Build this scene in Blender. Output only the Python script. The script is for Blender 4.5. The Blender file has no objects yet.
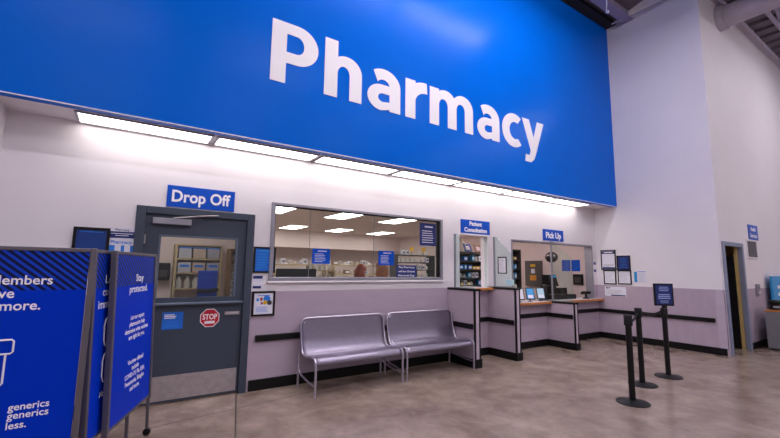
import bpy, bmesh, math, random
from mathutils import Matrix, Vector
R = math.radians
random.seed(7)
SC = bpy.context.scene
COL = SC.collection

# ------------------------------------------------------------------ camera, world, exposure
cam_d = bpy.data.cameras.new('camera'); cam = bpy.data.objects.new('camera', cam_d); COL.objects.link(cam)
rr = Vector((0.8304454, -0.5569381, 0.0134311)); uu = Vector((-0.0802506, -0.0957339, 0.9921667)); ww = Vector((0.5512896, 0.8250182, 0.1241964))
cam.matrix_world = Matrix(((rr.x, uu.x, -ww.x, 0), (rr.y, uu.y, -ww.y, -5.17), (rr.z, uu.z, -ww.z, 1.5086), (0, 0, 0, 1)))
cam_d.sensor_width = 36; cam_d.lens = 36 * 397.94 / 780; cam_d.clip_start = .05; cam_d.clip_end = 200
SC.camera = cam
SC.view_settings.view_transform = 'Standard'; SC.view_settings.look = 'None'
SC.view_settings.gamma = 1; SC.view_settings.use_curve_mapping = False
SC.view_settings.exposure = -0.1
world = bpy.data.worlds.new('world'); SC.world = world; world.use_nodes = True
world.node_tree.nodes['Background'].inputs[0].default_value = (.62, .55, .62, 1)
world.node_tree.nodes['Background'].inputs[1].default_value = .6
STRIP = 68      # store strip lights
SOFFIT = 6.2    # soffit panels
TROFFER = 13   # pharmacy ceiling panels

# ------------------------------------------------------------------ materials
def lin(h):
    h = h.lstrip('#'); out = []
    for i in (0, 2, 4):
        c = int(h[i:i+2], 16) / 255
        out.append(c / 12.92 if c <= .04045 else ((c + .055) / 1.055) ** 2.4)
    return (*out, 1)
MATS = {}
def mat(name, col, rough=.6, metal=0, spec=.5, var=.06, scale=6, bump=0, emit=0, coat=0):
    if name in MATS: return MATS[name]
    m = bpy.data.materials.new(name); m.use_nodes = True; nt = m.node_tree; b = nt.nodes['Principled BSDF']
    c = lin(col)
    b.inputs['Roughness'].default_value = rough; b.inputs['Metallic'].default_value = metal
    b.inputs['Specular IOR Level'].default_value = spec; b.inputs['Coat Weight'].default_value = coat
    tc = nt.nodes.new('ShaderNodeTexCoord'); nz = nt.nodes.new('ShaderNodeTexNoise')
    nz.inputs['Scale'].default_value = scale; nz.inputs['Detail'].default_value = 4
    nt.links.new(tc.outputs['Object'], nz.inputs['Vector'])
    rp = nt.nodes.new('ShaderNodeValToRGB'); rp.color_ramp.elements[0].position = .3; rp.color_ramp.elements[1].position = .7
    rp.color_ramp.elements[0].color = (*[x * (1 - var) for x in c[:3]], 1)
    rp.color_ramp.elements[1].color = (*[min(1, x * (1 + var)) for x in c[:3]], 1)
    nt.links.new(nz.outputs['Fac'], rp.inputs['Fac']); nt.links.new(rp.outputs['Color'], b.inputs['Base Color'])
    if bump:
        bp = nt.nodes.new('ShaderNodeBump'); bp.inputs['Strength'].default_value = bump; bp.inputs['Distance'].default_value = .004
        n2 = nt.nodes.new('ShaderNodeTexNoise'); n2.inputs['Scale'].default_value = 90
        nt.links.new(tc.outputs['Object'], n2.inputs['Vector']); nt.links.new(n2.outputs['Fac'], bp.inputs['Height']); nt.links.new(bp.outputs['Normal'], b.inputs['Normal'])
    if emit:
        nt.links.new(rp.outputs['Color'], b.inputs['Emission Color']); b.inputs['Emission Strength'].default_value = emit
    MATS[name] = m; return m

def emission(name, col, s):
    m = bpy.data.materials.new(name); m.use_nodes = True; nt = m.node_tree
    b = nt.nodes['Principled BSDF']; b.inputs['Base Color'].default_value = (.8, .8, .8, 1) if s > 2 else (.03, .03, .04, 1)
    b.inputs['Emission Color'].default_value = lin(col); b.inputs['Emission Strength'].default_value = s
    MATS[name] = m; return m

def glass(name, tint, refl=1.0):
    m = bpy.data.materials.new(name); m.use_nodes = True; nt = m.node_tree
    for n in list(nt.nodes): nt.nodes.remove(n)
    o = nt.nodes.new('ShaderNodeOutputMaterial'); mx = nt.nodes.new('ShaderNodeMixShader'); t = nt.nodes.new('ShaderNodeBsdfTransparent')
    g = nt.nodes.new('ShaderNodeBsdfGlossy'); g.inputs['Roughness'].default_value = .02; t.inputs['Color'].default_value = lin(tint)
    lw = nt.nodes.new('ShaderNodeLayerWeight'); lw.inputs['Blend'].default_value = .5
    pw = nt.nodes.new('ShaderNodeMath'); pw.operation = 'POWER'; pw.inputs[1].default_value = 5
    ml = nt.nodes.new('ShaderNodeMath'); ml.operation = 'MULTIPLY_ADD'; ml.inputs[1].default_value = refl; ml.inputs[2].default_value = .035
    nt.links.new(lw.outputs['Facing'], pw.inputs[0]); nt.links.new(pw.outputs[0], ml.inputs[0]); nt.links.new(ml.outputs[0], mx.inputs[0]); nt.links.new(t.outputs[0], mx.inputs[1]); nt.links.new(g.outputs[0], mx.inputs[2]); nt.links.new(mx.outputs[0], o.inputs[0])
    MATS[name] = m; return m

def two_tone():
    m = mat('wall_paint', '#E3DDE1', .55, var=.02, scale=1.5); nt = m.node_tree; b = nt.nodes['Principled BSDF']
    g = nt.nodes.new('ShaderNodeNewGeometry'); s = nt.nodes.new('ShaderNodeSeparateXYZ'); mt = nt.nodes.new('ShaderNodeMath'); mt.operation = 'LESS_THAN'; mt.inputs[1].default_value = 1.2
    nt.links.new(g.outputs['Position'], s.inputs[0]); nt.links.new(s.outputs['Z'], mt.inputs[0])
    mix = nt.nodes.new('ShaderNodeMix'); mix.data_type = 'RGBA'
    src = b.inputs['Base Color'].links[0].from_socket
    nz = nt.nodes.new('ShaderNodeTexNoise'); nz.inputs['Scale'].default_value = 25; nz.inputs['Detail'].default_value = 6
    rp = nt.nodes.new('ShaderNodeValToRGB'); a, c = lin('#A695A5'), lin('#B6A5B4'); rp.color_ramp.elements[0].color = a; rp.color_ramp.elements[1].color = c
    nt.links.new(nz.outputs['Fac'], rp.inputs['Fac'])
    nt.links.new(mt.outputs[0], mix.inputs['Factor']); nt.links.new(src, mix.inputs['A']); nt.links.new(rp.outputs['Color'], mix.inputs['B'])
    nt.links.new(mix.outputs['Result'], b.inputs['Base Color']); return m

def floor_mat():
    m = bpy.data.materials.new('polished_concrete'); m.use_nodes = True; nt = m.node_tree; b = nt.nodes['Principled BSDF']
    L = nt.links.new; tc = nt.nodes.new('ShaderNodeTexCoord')
    def noise(sc, det, dist=0, rough=.6):
        n = nt.nodes.new('ShaderNodeTexNoise'); n.inputs['Scale'].default_value = sc; n.inputs['Detail'].default_value = det; n.inputs['Distortion'].default_value = dist; n.inputs['Roughness'].default_value = rough
        L(tc.outputs['Object'], n.inputs['Vector']); return n
    a = noise(1.6, 9, .5); c = noise(3.4, 12, .35, .7); d = noise(60, 4)
    r1 = nt.nodes.new('ShaderNodeValToRGB'); e = r1.color_ramp.elements; e[0].position = .34; e[1].position = .68; e[0].color = lin('#8A776C'); e[1].color = lin('#AB998C')
    L(a.outputs['Fac'], r1.inputs['Fac'])
    r2 = nt.nodes.new('ShaderNodeValToRGB'); e = r2.color_ramp.elements; e[0].position = .3; e[1].position = .62; e[0].color = (.66, .63, .6, 1); e[1].color = (1, 1, 1, 1)
    L(c.outputs['Fac'], r2.inputs['Fac'])
    r3 = nt.nodes.new('ShaderNodeValToRGB'); e = r3.color_ramp.elements; e[0].position = .3; e[1].position = .6; e[0].color = (.9, .9, .9, 1); e[1].color = (1, 1, 1, 1)
    L(d.outputs['Fac'], r3.inputs['Fac'])
    def mul(x, y):
        k = nt.nodes.new('ShaderNodeMix'); k.data_type = 'RGBA'; k.blend_type = 'MULTIPLY'; k.inputs['Factor'].default_value = 1
        L(x, k.inputs['A']); L(y, k.inputs['B']); return k.outputs['Result']
    col = mul(mul(r1.outputs['Color'], r2.outputs['Color']), r3.outputs['Color'])
    L(col, b.inputs['Base Color'])
    mr = nt.nodes.new('ShaderNodeMapRange'); mr.inputs['To Min'].default_value = .17; mr.inputs['To Max'].default_value = .27
    L(c.outputs['Fac'], mr.inputs['Value']); L(mr.outputs['Result'], b.inputs['Roughness']); b.inputs['Specular IOR Level'].default_value = .5
    return m

def stripe_mat():
    m = bpy.data.materials.new('striped_blue_print'); m.use_nodes = True; nt = m.node_tree; b = nt.nodes['Principled BSDF']; L = nt.links.new
    tc = nt.nodes.new('ShaderNodeTexCoord'); w = nt.nodes.new('ShaderNodeTexWave'); w.wave_type = 'BANDS'; w.bands_direction = 'X'
    mp = nt.nodes.new('ShaderNodeMapping'); mp.inputs['Rotation'].default_value = (0, R(50), 0)
    L(tc.outputs['Object'], mp.inputs['Vector']); L(mp.outputs['Vector'], w.inputs['Vector']); w.inputs['Scale'].default_value = 10
    r = nt.nodes.new('ShaderNodeValToRGB'); e = r.color_ramp.elements; r.color_ramp.interpolation = 'CONSTANT'; e[0].color = lin('#06123E'); e[1].position = .5; e[1].color = lin('#0A3CC0')
    L(w.outputs['Fac'], r.inputs['Fac']); L(r.outputs['Color'], b.inputs['Base Color']); b.inputs['Roughness'].default_value = .4; b.inputs['Specular IOR Level'].default_value = .2; return m

WALL = two_tone(); FLOOR = floor_mat(); STRIPE = stripe_mat()
WHITE = mat('white_paint', '#E3DDE1', .6, var=.02, scale=2)
CREAM = mat('pharmacy_wall', '#DECBC8', .8, var=.03, scale=2)
FASCIA = mat('blue_fascia', '#0066D6', .25, spec=.06, var=.03, scale=1)
SIGNBLUE = mat('sign_blue', '#004CBC', .35, spec=.25, var=.02)
BOARDBLUE = mat('display_blue', '#0033C0', .4, spec=.08, var=.02)
NAVY = mat('navy', '#0E2468', .5); LETTER = mat('letter_white', '#F2EEF2', .4, var=.01)
BLACK = mat('black_trim', '#0A090B', .5, spec=.25); BLACKP = mat('black_plastic', '#0E0D10', .42, spec=.3)
SLATE = mat('slate_door', '#374050', .45, var=.04); SLATEL = mat('slate_light', '#5B6678', .4)
STEEL = mat('brushed_steel', '#B0A8AA', .42, .6, var=.12, scale=14); ALU = mat('aluminium', '#9A98A2', .4, .6)
BENCH = mat('bench_metal', '#8F8798', .3, .85, var=.05, scale=20, bump=.08); TUBE = mat('bench_tube', '#BDB6C6', .28, .85)
MAUVE = mat('mauve_panel', '#B2A1B0', .7, var=.05, scale=30); PALE = mat('pale_strip', '#B9AABA', .6)
WOOD = mat('orange_wood', '#C67E38', .45, var=.12, scale=12); TOP = mat('counter_laminate', '#B9B0B6', .4)
PAPER = mat('paper', '#DCDAE6', .7, var=.01); GREYFRAME = mat('board_frame', '#6E6970', .4, .5)
GLASS = glass('clear_glass', '#F4FAF8', .9); TINTG = glass('green_edge_glass', '#F0F8F6', .8)
GREYCAB = mat('grey_cabinet', '#77757C', .5); RED = mat('red_print', '#C0182E', .4); YELLOW = mat('yellow_print', '#E0B010', .5)
SKYB = mat('light_blue_print', '#2478D8', .5); POSTB = mat('poster_blue', '#1565C8', .35); TEALB = mat('teal_blue_print', '#2090D0', .45)
BEIGE = mat('beige_shelf', '#B8A380', .6); DARKSH = mat('dark_shelf', '#3A3534', .6); YELJ = mat('yellow_jamb', '#C0A468', .6)
STEELCEIL = mat('roof_deck', '#6F6672', .7, var=.1); BEAM = mat('beam_paint', '#9A90A8', .6); DUCT = mat('duct_paint', '#B0A6B6', .5)
DARKROOF = mat('dark_gap', '#1B191E', .8); CEILW = mat('ceiling_tile', '#E8D8D4', .9, var=.05, scale=30)
SKIN = mat('skin', '#C08A70', .6); HAIRR = mat('auburn_hair', '#8E3416', .5, var=.3, scale=40); HAIRB = mat('brown_hair', '#A05C2E', .5, var=.3, scale=40)
COAT = mat('white_coat', '#C8C4CC', .8); MASKB = mat('mask_blue', '#5A9AD0', .7); DARKCL = mat('dark_trousers', '#2A2A38', .8)
SOFF_E = emission('soffit_panel_light', '#FFF8F5', SOFFIT); STRIP_E = emission('strip_light', '#FBF4FF', STRIP); TROF_E = emission('troffer_light', '#FFF5F4', TROFFER)
SCREEN = emission('lit_screen', '#B8D8F0', .75); SCREENB = emission('lit_screen_blue', '#2C9CE8', .8)

# ------------------------------------------------------------------ mesh helpers
class MB:
    def __init__(s): s.bm = bmesh.new()
    def box(s, x0, x1, y0, y1, z0, z1, bev=0):
        r = bmesh.ops.create_cube(s.bm, size=1)
        vs = r['verts']
        for v in vs: v.co = Vector(((x0+x1)/2 + v.co.x*(x1-x0), (y0+y1)/2 + v.co.y*(y1-y0), (z0+z1)/2 + v.co.z*(z1-z0)))
        if bev:
            es = list({e for v in vs for e in v.link_edges})
            bmesh.ops.bevel(s.bm, geom=es, offset=bev, segments=2, affect='EDGES', profile=.5)
        return s
    def cyl(s, a, b, r, r2=None, n=20):
        a, b = Vector(a), Vector(b); d = b - a
        M = Matrix.Translation((a+b)/2) @ d.to_track_quat('Z', 'Y').to_matrix().to_4x4()
        bmesh.ops.create_cone(s.bm, cap_ends=True, segments=n, radius1=r, radius2=r if r2 is None else r2, depth=d.length, matrix=M); return s
    def lathe(s, prof, c=(0, 0, 0), n=32):
        rings = []
        for (r, z) in prof:
            rings.append([s.bm.verts.new((c[0] + r*math.cos(2*math.pi*k/n), c[1] + r*math.sin(2*math.pi*k/n), c[2]+z)) for k in range(n)])
        for i in range(len(rings)-1):
            for k in range(n): s.bm.faces.new((rings[i][k], rings[i][(k+1) % n], rings[i+1][(k+1) % n], rings[i+1][k]))
        if prof[0][0] > 1e-5: s.bm.faces.new(rings[0][::-1])
        if prof[-1][0] > 1e-5: s.bm.faces.new(rings[-1])
        return s
    def tube(s, pts, r, n=10, closed=False):
        pts = [Vector(p) for p in pts]; N = len(pts); rings = []
        prev = None
        for i, p in enumerate(pts):
            a = pts[(i-1) % N] if (closed or i > 0) else p; b = pts[(i+1) % N] if (closed or i < N-1) else p
            t = (b - a).normalized()
            if prev is None:
                up = Vector((0, 0, 1)) if abs(t.z) < .9 else Vector((0, 1, 0)); u = t.cross(up).normalized()
            else: u = (prev - t*prev.dot(t)).normalized()
            prev = u; v = t.cross(u)
            rings.append([s.bm.verts.new(p + u*r*math.cos(2*math.pi*k/n) + v*r*math.sin(2*math.pi*k/n)) for k in range(n)])
        m = N if closed else N-1
        for i in range(m):
            A, B = rings[i], rings[(i+1) % N]
            for k in range(n): s.bm.faces.new((A[k], A[(k+1) % n], B[(k+1) % n], B[k]))
        if not closed: s.bm.faces.new(rings[0][::-1]); s.bm.faces.new(rings[-1])
        return s
    def prism(s, poly, axis, a, b):
        # poly in the two other axes; extrude along axis from a to b
        def P(p, t): return {'x': (t, p[0], p[1]), 'y': (p[0], t, p[1]), 'z': (p[0], p[1], t)}[axis]
        A = [s.bm.verts.new(P(p, a)) for p in poly]; B = [s.bm.verts.new(P(p, b)) for p in poly]
        s.bm.faces.new(A[::-1]); s.bm.faces.new(B); n = len(poly)
        for i in range(n): s.bm.faces.new((A[i], A[(i+1) % n], B[(i+1) % n], B[i]))
        return s
    def sphere(s, c, r, sc=(1, 1, 1)):
        q = bmesh.ops.create_uvsphere(s.bm, u_segments=20, v_segments=12, radius=r)
        for v in q['verts']: v.co = Vector((c[0]+v.co.x*sc[0], c[1]+v.co.y*sc[1], c[2]+v.co.z*sc[2]))
        return s
    def build(s, name, m, parent=None, smooth=False, **kw):
        bmesh.ops.recalc_face_normals(s.bm, faces=s.bm.faces)
        me = bpy.data.meshes.new(name); s.bm.to_mesh(me); s.bm.free()
        if smooth:
            me.polygons.foreach_set('use_smooth', [True]*len(me.polygons))
            try: me.set_sharp_from_angle(angle=R(35))
            except Exception: pass
        me.materials.append(m)
        o = bpy.data.objects.new(name, me); COL.objects.link(o)
        if parent: o.parent = parent
        for k, v in kw.items(): o[k] = v
        return o
def struct(name, mb, m, **kw):
    o = mb.build(name, m, None, **kw); o['kind'] = 'structure'; return o
def tag(o, label, cat, group=None):
    o['label'] = label; o['category'] = cat
    if group: o['group'] = group
    return o
def thing(name, label, cat, loc=(0, 0, 0), rz=0, group=None, ry=0):
    o = bpy.data.objects.new(name, None); COL.objects.link(o); o.empty_display_size = .1
    o.location = loc; o.rotation_euler = (ry, 0, rz); return tag(o, label, cat, group)
def copy_tree(o, parent=None):
    c = o.copy(); COL.objects.link(c); c.parent = parent
    for ch in list(o.children): copy_tree(ch, c)
    return c

def text_mesh(body, bold=.02):
    cu = bpy.data.curves.new('lettering', 'FONT'); cu.body = body; cu.size = 1; cu.extrude = .0; cu.resolution_u = 3
    o = bpy.data.objects.new('lettering', cu); COL.objects.link(o)
    bpy.context.view_layer.update()
    me = bpy.data.meshes.new_from_object(o.evaluated_get(bpy.context.evaluated_depsgraph_get()))
    bpy.data.objects.remove(o); bpy.data.curves.remove(cu)
    return me
def lettering(body, parent, m, y, w=None, h=None, left=None, right=None, cx=None, base=0, bold=.018, name='lettering', th=.0015, flip=False):
    """flat lettering in the local X-Z plane, facing -Y, at depth y"""
    me = text_mesh(body, bold)
    if bold > 0:
        b0 = bmesh.new(); n_ = 8
        for k_ in range(n_):
            nv = len(b0.verts); b0.from_mesh(me); b0.verts.ensure_lookup_table()
            for v in b0.verts[nv:]: v.co.x += bold*math.cos(2*math.pi*k_/n_); v.co.y += bold*math.sin(2*math.pi*k_/n_); v.co.z = k_*4e-5
        b0.to_mesh(me); b0.free()
    xs = [v.co.x for v in me.vertices]; ys = [v.co.y for v in me.vertices]
    W = max(xs)-min(xs); sy = h if h else w/W
    # h is the font size; w, when both are given, sets the width
    sx = w/W if w else sy
    if left is not None: ox = left - min(xs)*sx
    elif right is not None: ox = right - max(xs)*sx
    else: ox = (cx or 0) - (min(xs)+max(xs))/2*sx
    bm = bmesh.new(); bm.from_mesh(me); bpy.data.meshes.remove(me)
    for f_ in bm.faces: f_.smooth = False
    for v in bm.verts: v.co = Vector((ox + v.co.x*sx, y - v.co.z, base + v.co.y*sy))
    g = bmesh.ops.extrude_face_region(bm, geom=list(bm.faces))
    for v in [q for q in g['geom'] if isinstance(q, bmesh.types.BMVert)]: v.co.y -= th
    for f_ in bm.faces: f_.smooth = False
    s = MB(); s.bm.free(); s.bm = bm
    return s.build(name, m, parent)

# ------------------------------------------------------------------ setting
XS = 9.38; YC = -2.38; ZB = 3.0; YF = -.54; ZT = 7.37
struct('floor', MB().box(-9, 22, -16, 10.2, -.12, 0), FLOOR)
def wallrects(name, rects, m, ya, yb):
    s = MB()
    for (x0, x1, z0, z1) in rects: s.box(x0, x1, ya, yb, z0, z1)
    return struct(name, s, m)
T = .16
wallrects('wall_front', [(-1.05, .09, 0, 3.0), (.09, 1.37, 2.17, 3.0), (1.37, 1.58, 0, 3.0), (1.58, 4.53, 0, 1.33), (1.58, 4.53, 2.36, 3.0),
                         (4.53, 4.90, 0, 3.0), (4.90, 5.68, 0, 1.14), (4.90, 5.68, 2.16, 3.0), (5.68, 6.32, 0, 3.0), (6.32, 9.2, 0, .84), (6.32, 9.2, 2.12, 3.0), (9.2, XS, 0, 3.0)], WALL, 0, T)
struct('wall_left', MB().box(-1.2, -1.05, YF, 0, 0, 3.0).box(-1.2, -1.05, T, 3.0, 0, 3.0).box(-1.2, -1.05, 0, T, 0, 3), WALL)
struct('wall_left_front', MB().box(-9, -1.2, YF, YF+.16, 0, 3.0), WALL)
struct('wall_right', MB().box(XS, XS+.16, YC+.16, 0, 0, 8.0), WALL)
struct('wall_side_return', MB().box(XS, 9.47, YC, YC+.16, 0, 8.0).box(9.47, 10.6, YC, YC+.05, 2.12, 8.0).box(10.6, 22, YC, YC+.05, 0, 8.0), WALL)
struct('wall_fascia', MB().box(-9, XS, YF, YF+.14, ZB, ZT), FASCIA)
struct('ceiling_soffit', MB().box(-9, XS, YF+.14, 0, ZB, ZB+.06).box(-9, XS, YF, YF+.0005, ZB-.012, ZB), WHITE)
# pharmacy room
struct('wall_pharmacy_right', MB().box(XS, XS+.1, T, 9, 0, 2.9), CREAM)
struct('wall_pharmacy_back', MB().box(-1.2, XS+.1, 9, 9.15, 0, 2.9), CREAM)
struct('wall_pharmacy_partition', MB().box(-1.05, 2.02, 2.75, 2.85, 0, 2.9).box(1.95, 2.02, 2.85, 9, 0, 2.9), CREAM)
struct('ceiling_pharmacy', MB().box(-1.2, XS+.1, T, 9.1, 2.78, 2.88), CEILW)
# roof of the store
deck = MB()
x = -9
deck.box(-9, 22, -16, -1.5, 7.74, 7.8)
for k in range(66): deck.box(-9 + k*.47, -9 + k*.47 + .24, -16, -1.5, 7.66, 7.74)
deck.prism([(YF+.14, 7.42), (-1.5, 7.68), (-1.5, 7.8), (YF+.14, 7.8)], 'x', -9, XS+.3)
struct('ceiling', deck, STEELCEIL)
struct('trim_1', MB().box(-9, XS-.02, YF-.22, YF, ZT, ZT+.08), DARKROOF)
struct('trim_2', MB().box(XS+.1, 22, YC-.10, YC, 7.36, 7.5), DUCT)

def base(name, *bx):
    s = MB()
    for b in bx: s.box(*b, .0, .13, .004)
    struct(name, s, BLACK)
base('baseboard_front', (1.40, 4.66, -.02, 0), (4.78, 5.64, -.02, 0), (5.76, 7.38, -.02, 0), (7.49, XS-.02, -.02, 0))
base('baseboard_left', (-1.05, .07, -.02, 0))
base('baseboard_right', (XS-.02, XS, YC+.02, 0))
base('baseboard_return', (10.66, 16, YC-.02, YC))
def rail(label, x0, x1, y0, y1):
    r = thing('bumper_rail', label, 'wall rail', ((x0+x1)/2, (y0+y1)/2, 0)); cx, cy = (x0+x1)/2, (y0+y1)/2
    MB().box(x0-cx, x1-cx, y0-cy, y1-cy, .585, .665, .012).build('rail_cover', BLACK, r)
rail('black bumper rail on mauve wall behind the two metal benches', 1.45, 4.66, -.035, 0)
rail('short black bumper rail under the consultation counter between tall partitions', 4.78, 5.64, -.03, 0)
rail('black bumper rail under the pick up counter with the tablets', 5.76, 7.38, -.03, 0)
rail('black bumper rail right of the low counter partition beneath the barcode scanner', 7.49, XS-.035, -.03, 0)
rail('long black bumper rail on the mauve side wall behind the queue posts', XS-.035, XS, -2.22, 0)
# metal corner guard
g = thing('corner_guard', 'pale metal corner guard strip at outer corner of side wall beside open doorway', 'corner guard', (XS, YC, 0))
MB().box(-.006, 0, -.006, .13, .0, 1.2).box(-.006, .085, -.006, 0, 0, 1.2).build('guard_strip', PALE, g)
# floor joints (saw cuts) as thin dark inlays
def joint(pts, w=.006):
    s = MB(); a, b = Vector(pts[0]), Vector(pts[1]); d = (b-a).normalized(); n = Vector((-d.y, d.x))*w
    s.prism([tuple(a+n), tuple(b+n), tuple(b-n), tuple(a-n)], 'z', -.002, .0008); return s
struct('trim_3', joint(((1.26, -.03), (.66, -2.6))), DARKSH)
struct('trim_4', joint(((-.5, -.78), (5.0, .03)), .004), DARKSH)

# ------------------------------------------------------------------ lamps
for i in range(7):
    x0 = -.5 + i*1.305
    L = thing('soffit_light', ['leftmost long soffit light panel under the blue fascia, above the drop off door', 'second soffit light panel from the left, right of the drop off sign', 'third soffit light panel from the left, above the wide window', 'middle soffit light panel above the right half of the wide window', 'soffit light panel just left of and above the patient consultation sign', 'second soffit light panel from the right end, above the pick up window\'s left side', 'rightmost soffit light panel near the inner corner above the pick up sign'][i],
              'ceiling light', (x0+.635, -.20, ZB), group='soffit light panels in a row')
    MB().box(-.635, .635, -.175, -.16, -.018, -.001).box(-.635, .635, .16, .175, -.018, -.001).box(-.635, -.61, -.16, .16, -.018, -.001).box(.61, .635, -.16, .16, -.018, -.001).build('light_frame', ALU, L)
    MB().box(-.61, .61, -.16, .16, -.010, -.001).build('diffuser', SOFF_E, L)
def strip(x, y, lab, L=2.4, z=7.0):
    t = thing('strip_light', lab, 'ceiling light', (x, y, z), group='strip lights over the shop floor')
    MB().box(-L/2, L/2, -.1, .1, .0, .08, .01).build('housing', BEAM, t)
    MB().box(-L/2+.03, L/2-.03, -.09, .09, -.03, 0, .01).build('diffuser', STRIP_E, t)
    for sx in (-1, 1): MB().cyl((sx*(L/2-.3), 0, .08), (sx*(L/2-.3), 0, 7.66-z), .008, n=6).build('hanger', BEAM, t)
for x in (3.0, 5.6): strip(x, -2.2, 'strip light hanging above and in front of the blue pharmacy fascia')
strip(13.2, -4.9, 'added unseen strip light brightening the wall with the open doorway')  # extra out-of-view light, added to brighten the return wall
for y in (-6.2, -10.5):
    for x in (-5, -1, 3, 7, 13): strip(x, y - (1.2 if x == 13 and y > -7 else 0), 'strip light hanging over the open shop floor behind the viewer')

# ------------------------------------------------------------------ PHARMACY lettering on the fascia
w_ = thing('wall_lettering', 'large white word Pharmacy on the high blue fascia wall', 'lettering', (0, YF, 3.77))
spans = [('P', 1.31, 1.93), ('h', 2.02, 2.59), ('a', 2.68, 3.25), ('r', 3.34, 3.765), ('m', 3.81, 4.76), ('a', 4.86, 5.42), ('c', 5.49, 6.02), ('y', 6.05, 6.71)]
def glyph(ch, W):
    """heavy rounded sans letter of width W (metres), baseline at 0; list of 2-D polygons"""
    S, X, C_ = .19, .61, .80; out = []
    def rect(x0, x1, z0, z1): out.append([(x0, z0), (x1, z0), (x1, z1), (x0, z1)])
    def ell(cx, cz, rx, rz, a0, a1, n=18): return [(cx+rx*math.cos(R(a0+(a1-a0)*k/n)), cz+rz*math.sin(R(a0+(a1-a0)*k/n))) for k in range(n+1)]
    def band(A, B):
        for k in range(len(A)-1): out.append([A[k], A[k+1], B[k+1], B[k]])
    def arch(x0, x1):
        band(ell(x1-.24, X-.22, .24, .225, 152, 0), ell((x0+x1-S)/2, X-.27, (x1-S-x0)/2, .12, 180, 0)); rect(x1-S, x1, 0, X-.21)
        band(ell(x1-.24, X-.22, .24, .225, 152, 0)[:2], [(x0-.02, X-.27), (x0, X-.27)])
    if ch == 'P':
        rect(0, S, 0, C_); cx = W-.29
        band([(S-.01, C_)] + ell(cx, .535, .29, .265, 90, -90) + [(S-.01, .27)], [(S-.01, C_-.145)] + ell(cx, .535, .095, .12, 90, -90) + [(S-.01, .415)])
    elif ch == 'h': rect(0, S, 0, C_); arch(S, W)
    elif ch == 'm': rect(0, S, 0, X); h_ = S+(W-S)/2; arch(S, h_); arch(h_, W)
    elif ch == 'r':
        rect(0, S, 0, X); band(ell(W-.02, X-.24, W-.06, .25, 150, 88), ell(W-.01, X-.33, W-S-.01, .17, 180, 86))
    elif ch == 'a':
        band(ell(W-.29, X-.235, .29, .245, 128, 0), ell(W-.30, X-.25, .11, .10, 150, 0)); rect(W-S, W, 0, X-.23)
        band(ell(.23, .185, .23, .195, 90, 270), ell(.26, .185, .085, .065, 90, 270))
        rect(.23, W-S+.01, .25, .38); rect(.26, W-S+.01, -.01+.0, .12)
        out[-1] = [(.23, -.01), (W-.10, .05), (W-S+.02, .14), (.26, .12)]
    elif ch == 'c': band(ell(.31, .305, .31, .32, 52, 308, 30), ell(.34, .305, .15, .165, 62, 298, 30))
    elif ch == 'y':
        out.append([(0, X), (.205, X), (.43, .02), (.25, -.02)]); out.append([(W, X), (W-.20, X), (.20, -.10), (.385, -.06)])
        out.append([(.20, -.10), (.385, -.06), (.33, -.16), (.24, -.225), (.07, -.22), (.09, -.085), (.16, -.085)])
    xs = [p[0] for q in out for p in q]; k = W/(max(xs)-min(xs)); x0 = min(xs)
    return [[((p[0]-x0)*k, p[1]) for p in q] for q in out]
for ch, a, b in spans:
    s_ = MB()
    for kq, q in enumerate(glyph(ch, b-a-.005)): s_.prism([(a+p[0], p[1]) for p in q], 'y', -.007-kq*2e-5, -.001)
    s_.build('letter', LETTER, w_)

# ------------------------------------------------------------------ hanging wall signs
def sign(label, cx, cz, w, h, lines, loc=None, rz=0, y=0, m=SIGNBLUE, cat='sign', name='wall_sign', bold=.02, lm=LETTER, th=.012, group=None):
    o = thing(name, label, cat, loc or (cx, y, cz), rz, group)
    MB().box(-w/2, w/2, -th, 0, -h/2, h/2).build('sign_panel', m, o)
    for (t, hh, ww2, bz) in lines: lettering(t, o, lm, -th, w=ww2, h=hh, cx=0, base=bz, bold=bold*1.3)
    return o
sign('blue Drop Off sign above the grey half door', .74, 2.31, .74, .25, [('Drop Off', .19, .64, -.06)])
sign('blue Patient Consultation sign above the narrow consultation window', 5.34, 2.285, .74, .25, [('Patient', .105, .32, .025), ('Consultation', .105, .58, -.09)], bold=.03)
sign('blue Pick Up sign above the wide pick up window', 7.70, 2.27, .72, .24, [('Pick Up', .175, .54, -.06)], bold=.03)
sign('small blue Health Services sign above the vent grille by the open doorway', 0, 0, .62, .32, [('Health', .12, .34, .03), ('Services', .12, .44, -.11)], loc=(11.40, YC, 2.40))

# ------------------------------------------------------------------ drop off door
d = bpy.data.objects.new('door_1', None); COL.objects.link(d); d['kind'] = 'structure'; d.location = (.09, 0, 0)
W = 1.28
MB().box(0, .09, -.03, T, 0, 2.17, .004).box(W-.09, W, -.03, T, 0, 2.17, .004).box(.09, W-.09, -.03, T, 2.09, 2.17, .004).build('door_frame', SLATE, d)
lf = MB(); # upper leaf with a square opening
ax, bx = .26, 1.075; z0, z1 = 1.15, 1.84
lf.box(.09, W-.09, .01, .055, z1, 2.09).box(.09, ax, .01, .055, 1.09, z1).box(bx, W-.09, .01, .055, 1.09, z1).box(ax, bx, .01, .055, 1.09, z0)
ul = lf.build('upper_leaf', SLATE, d)
MB().box(ax, bx, .03, .036, z0, z1).build('glass_pane', GLASS, ul)
MB().box(ax-.02, bx+.02, .004, .01, z1, z1+.02).box(ax-.02, ax, .004, .01, z0, z1).box(bx, bx+.02, .004, .01, z0, z1).build('glazing_bead', SLATEL, ul)
ll = MB().box(.09, W-.09, .01, .055, .015, 1.07).build('lower_leaf', SLATE, d)
MB().box(.095, W-.095, -.05, .07, 1.07, 1.095, .006).build('shelf_ledge', SLATEL, d)
MB().box(.115, W-.115, .004, .01, .04, .30, .001).build('kick_plate', STEEL, ll)
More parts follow.
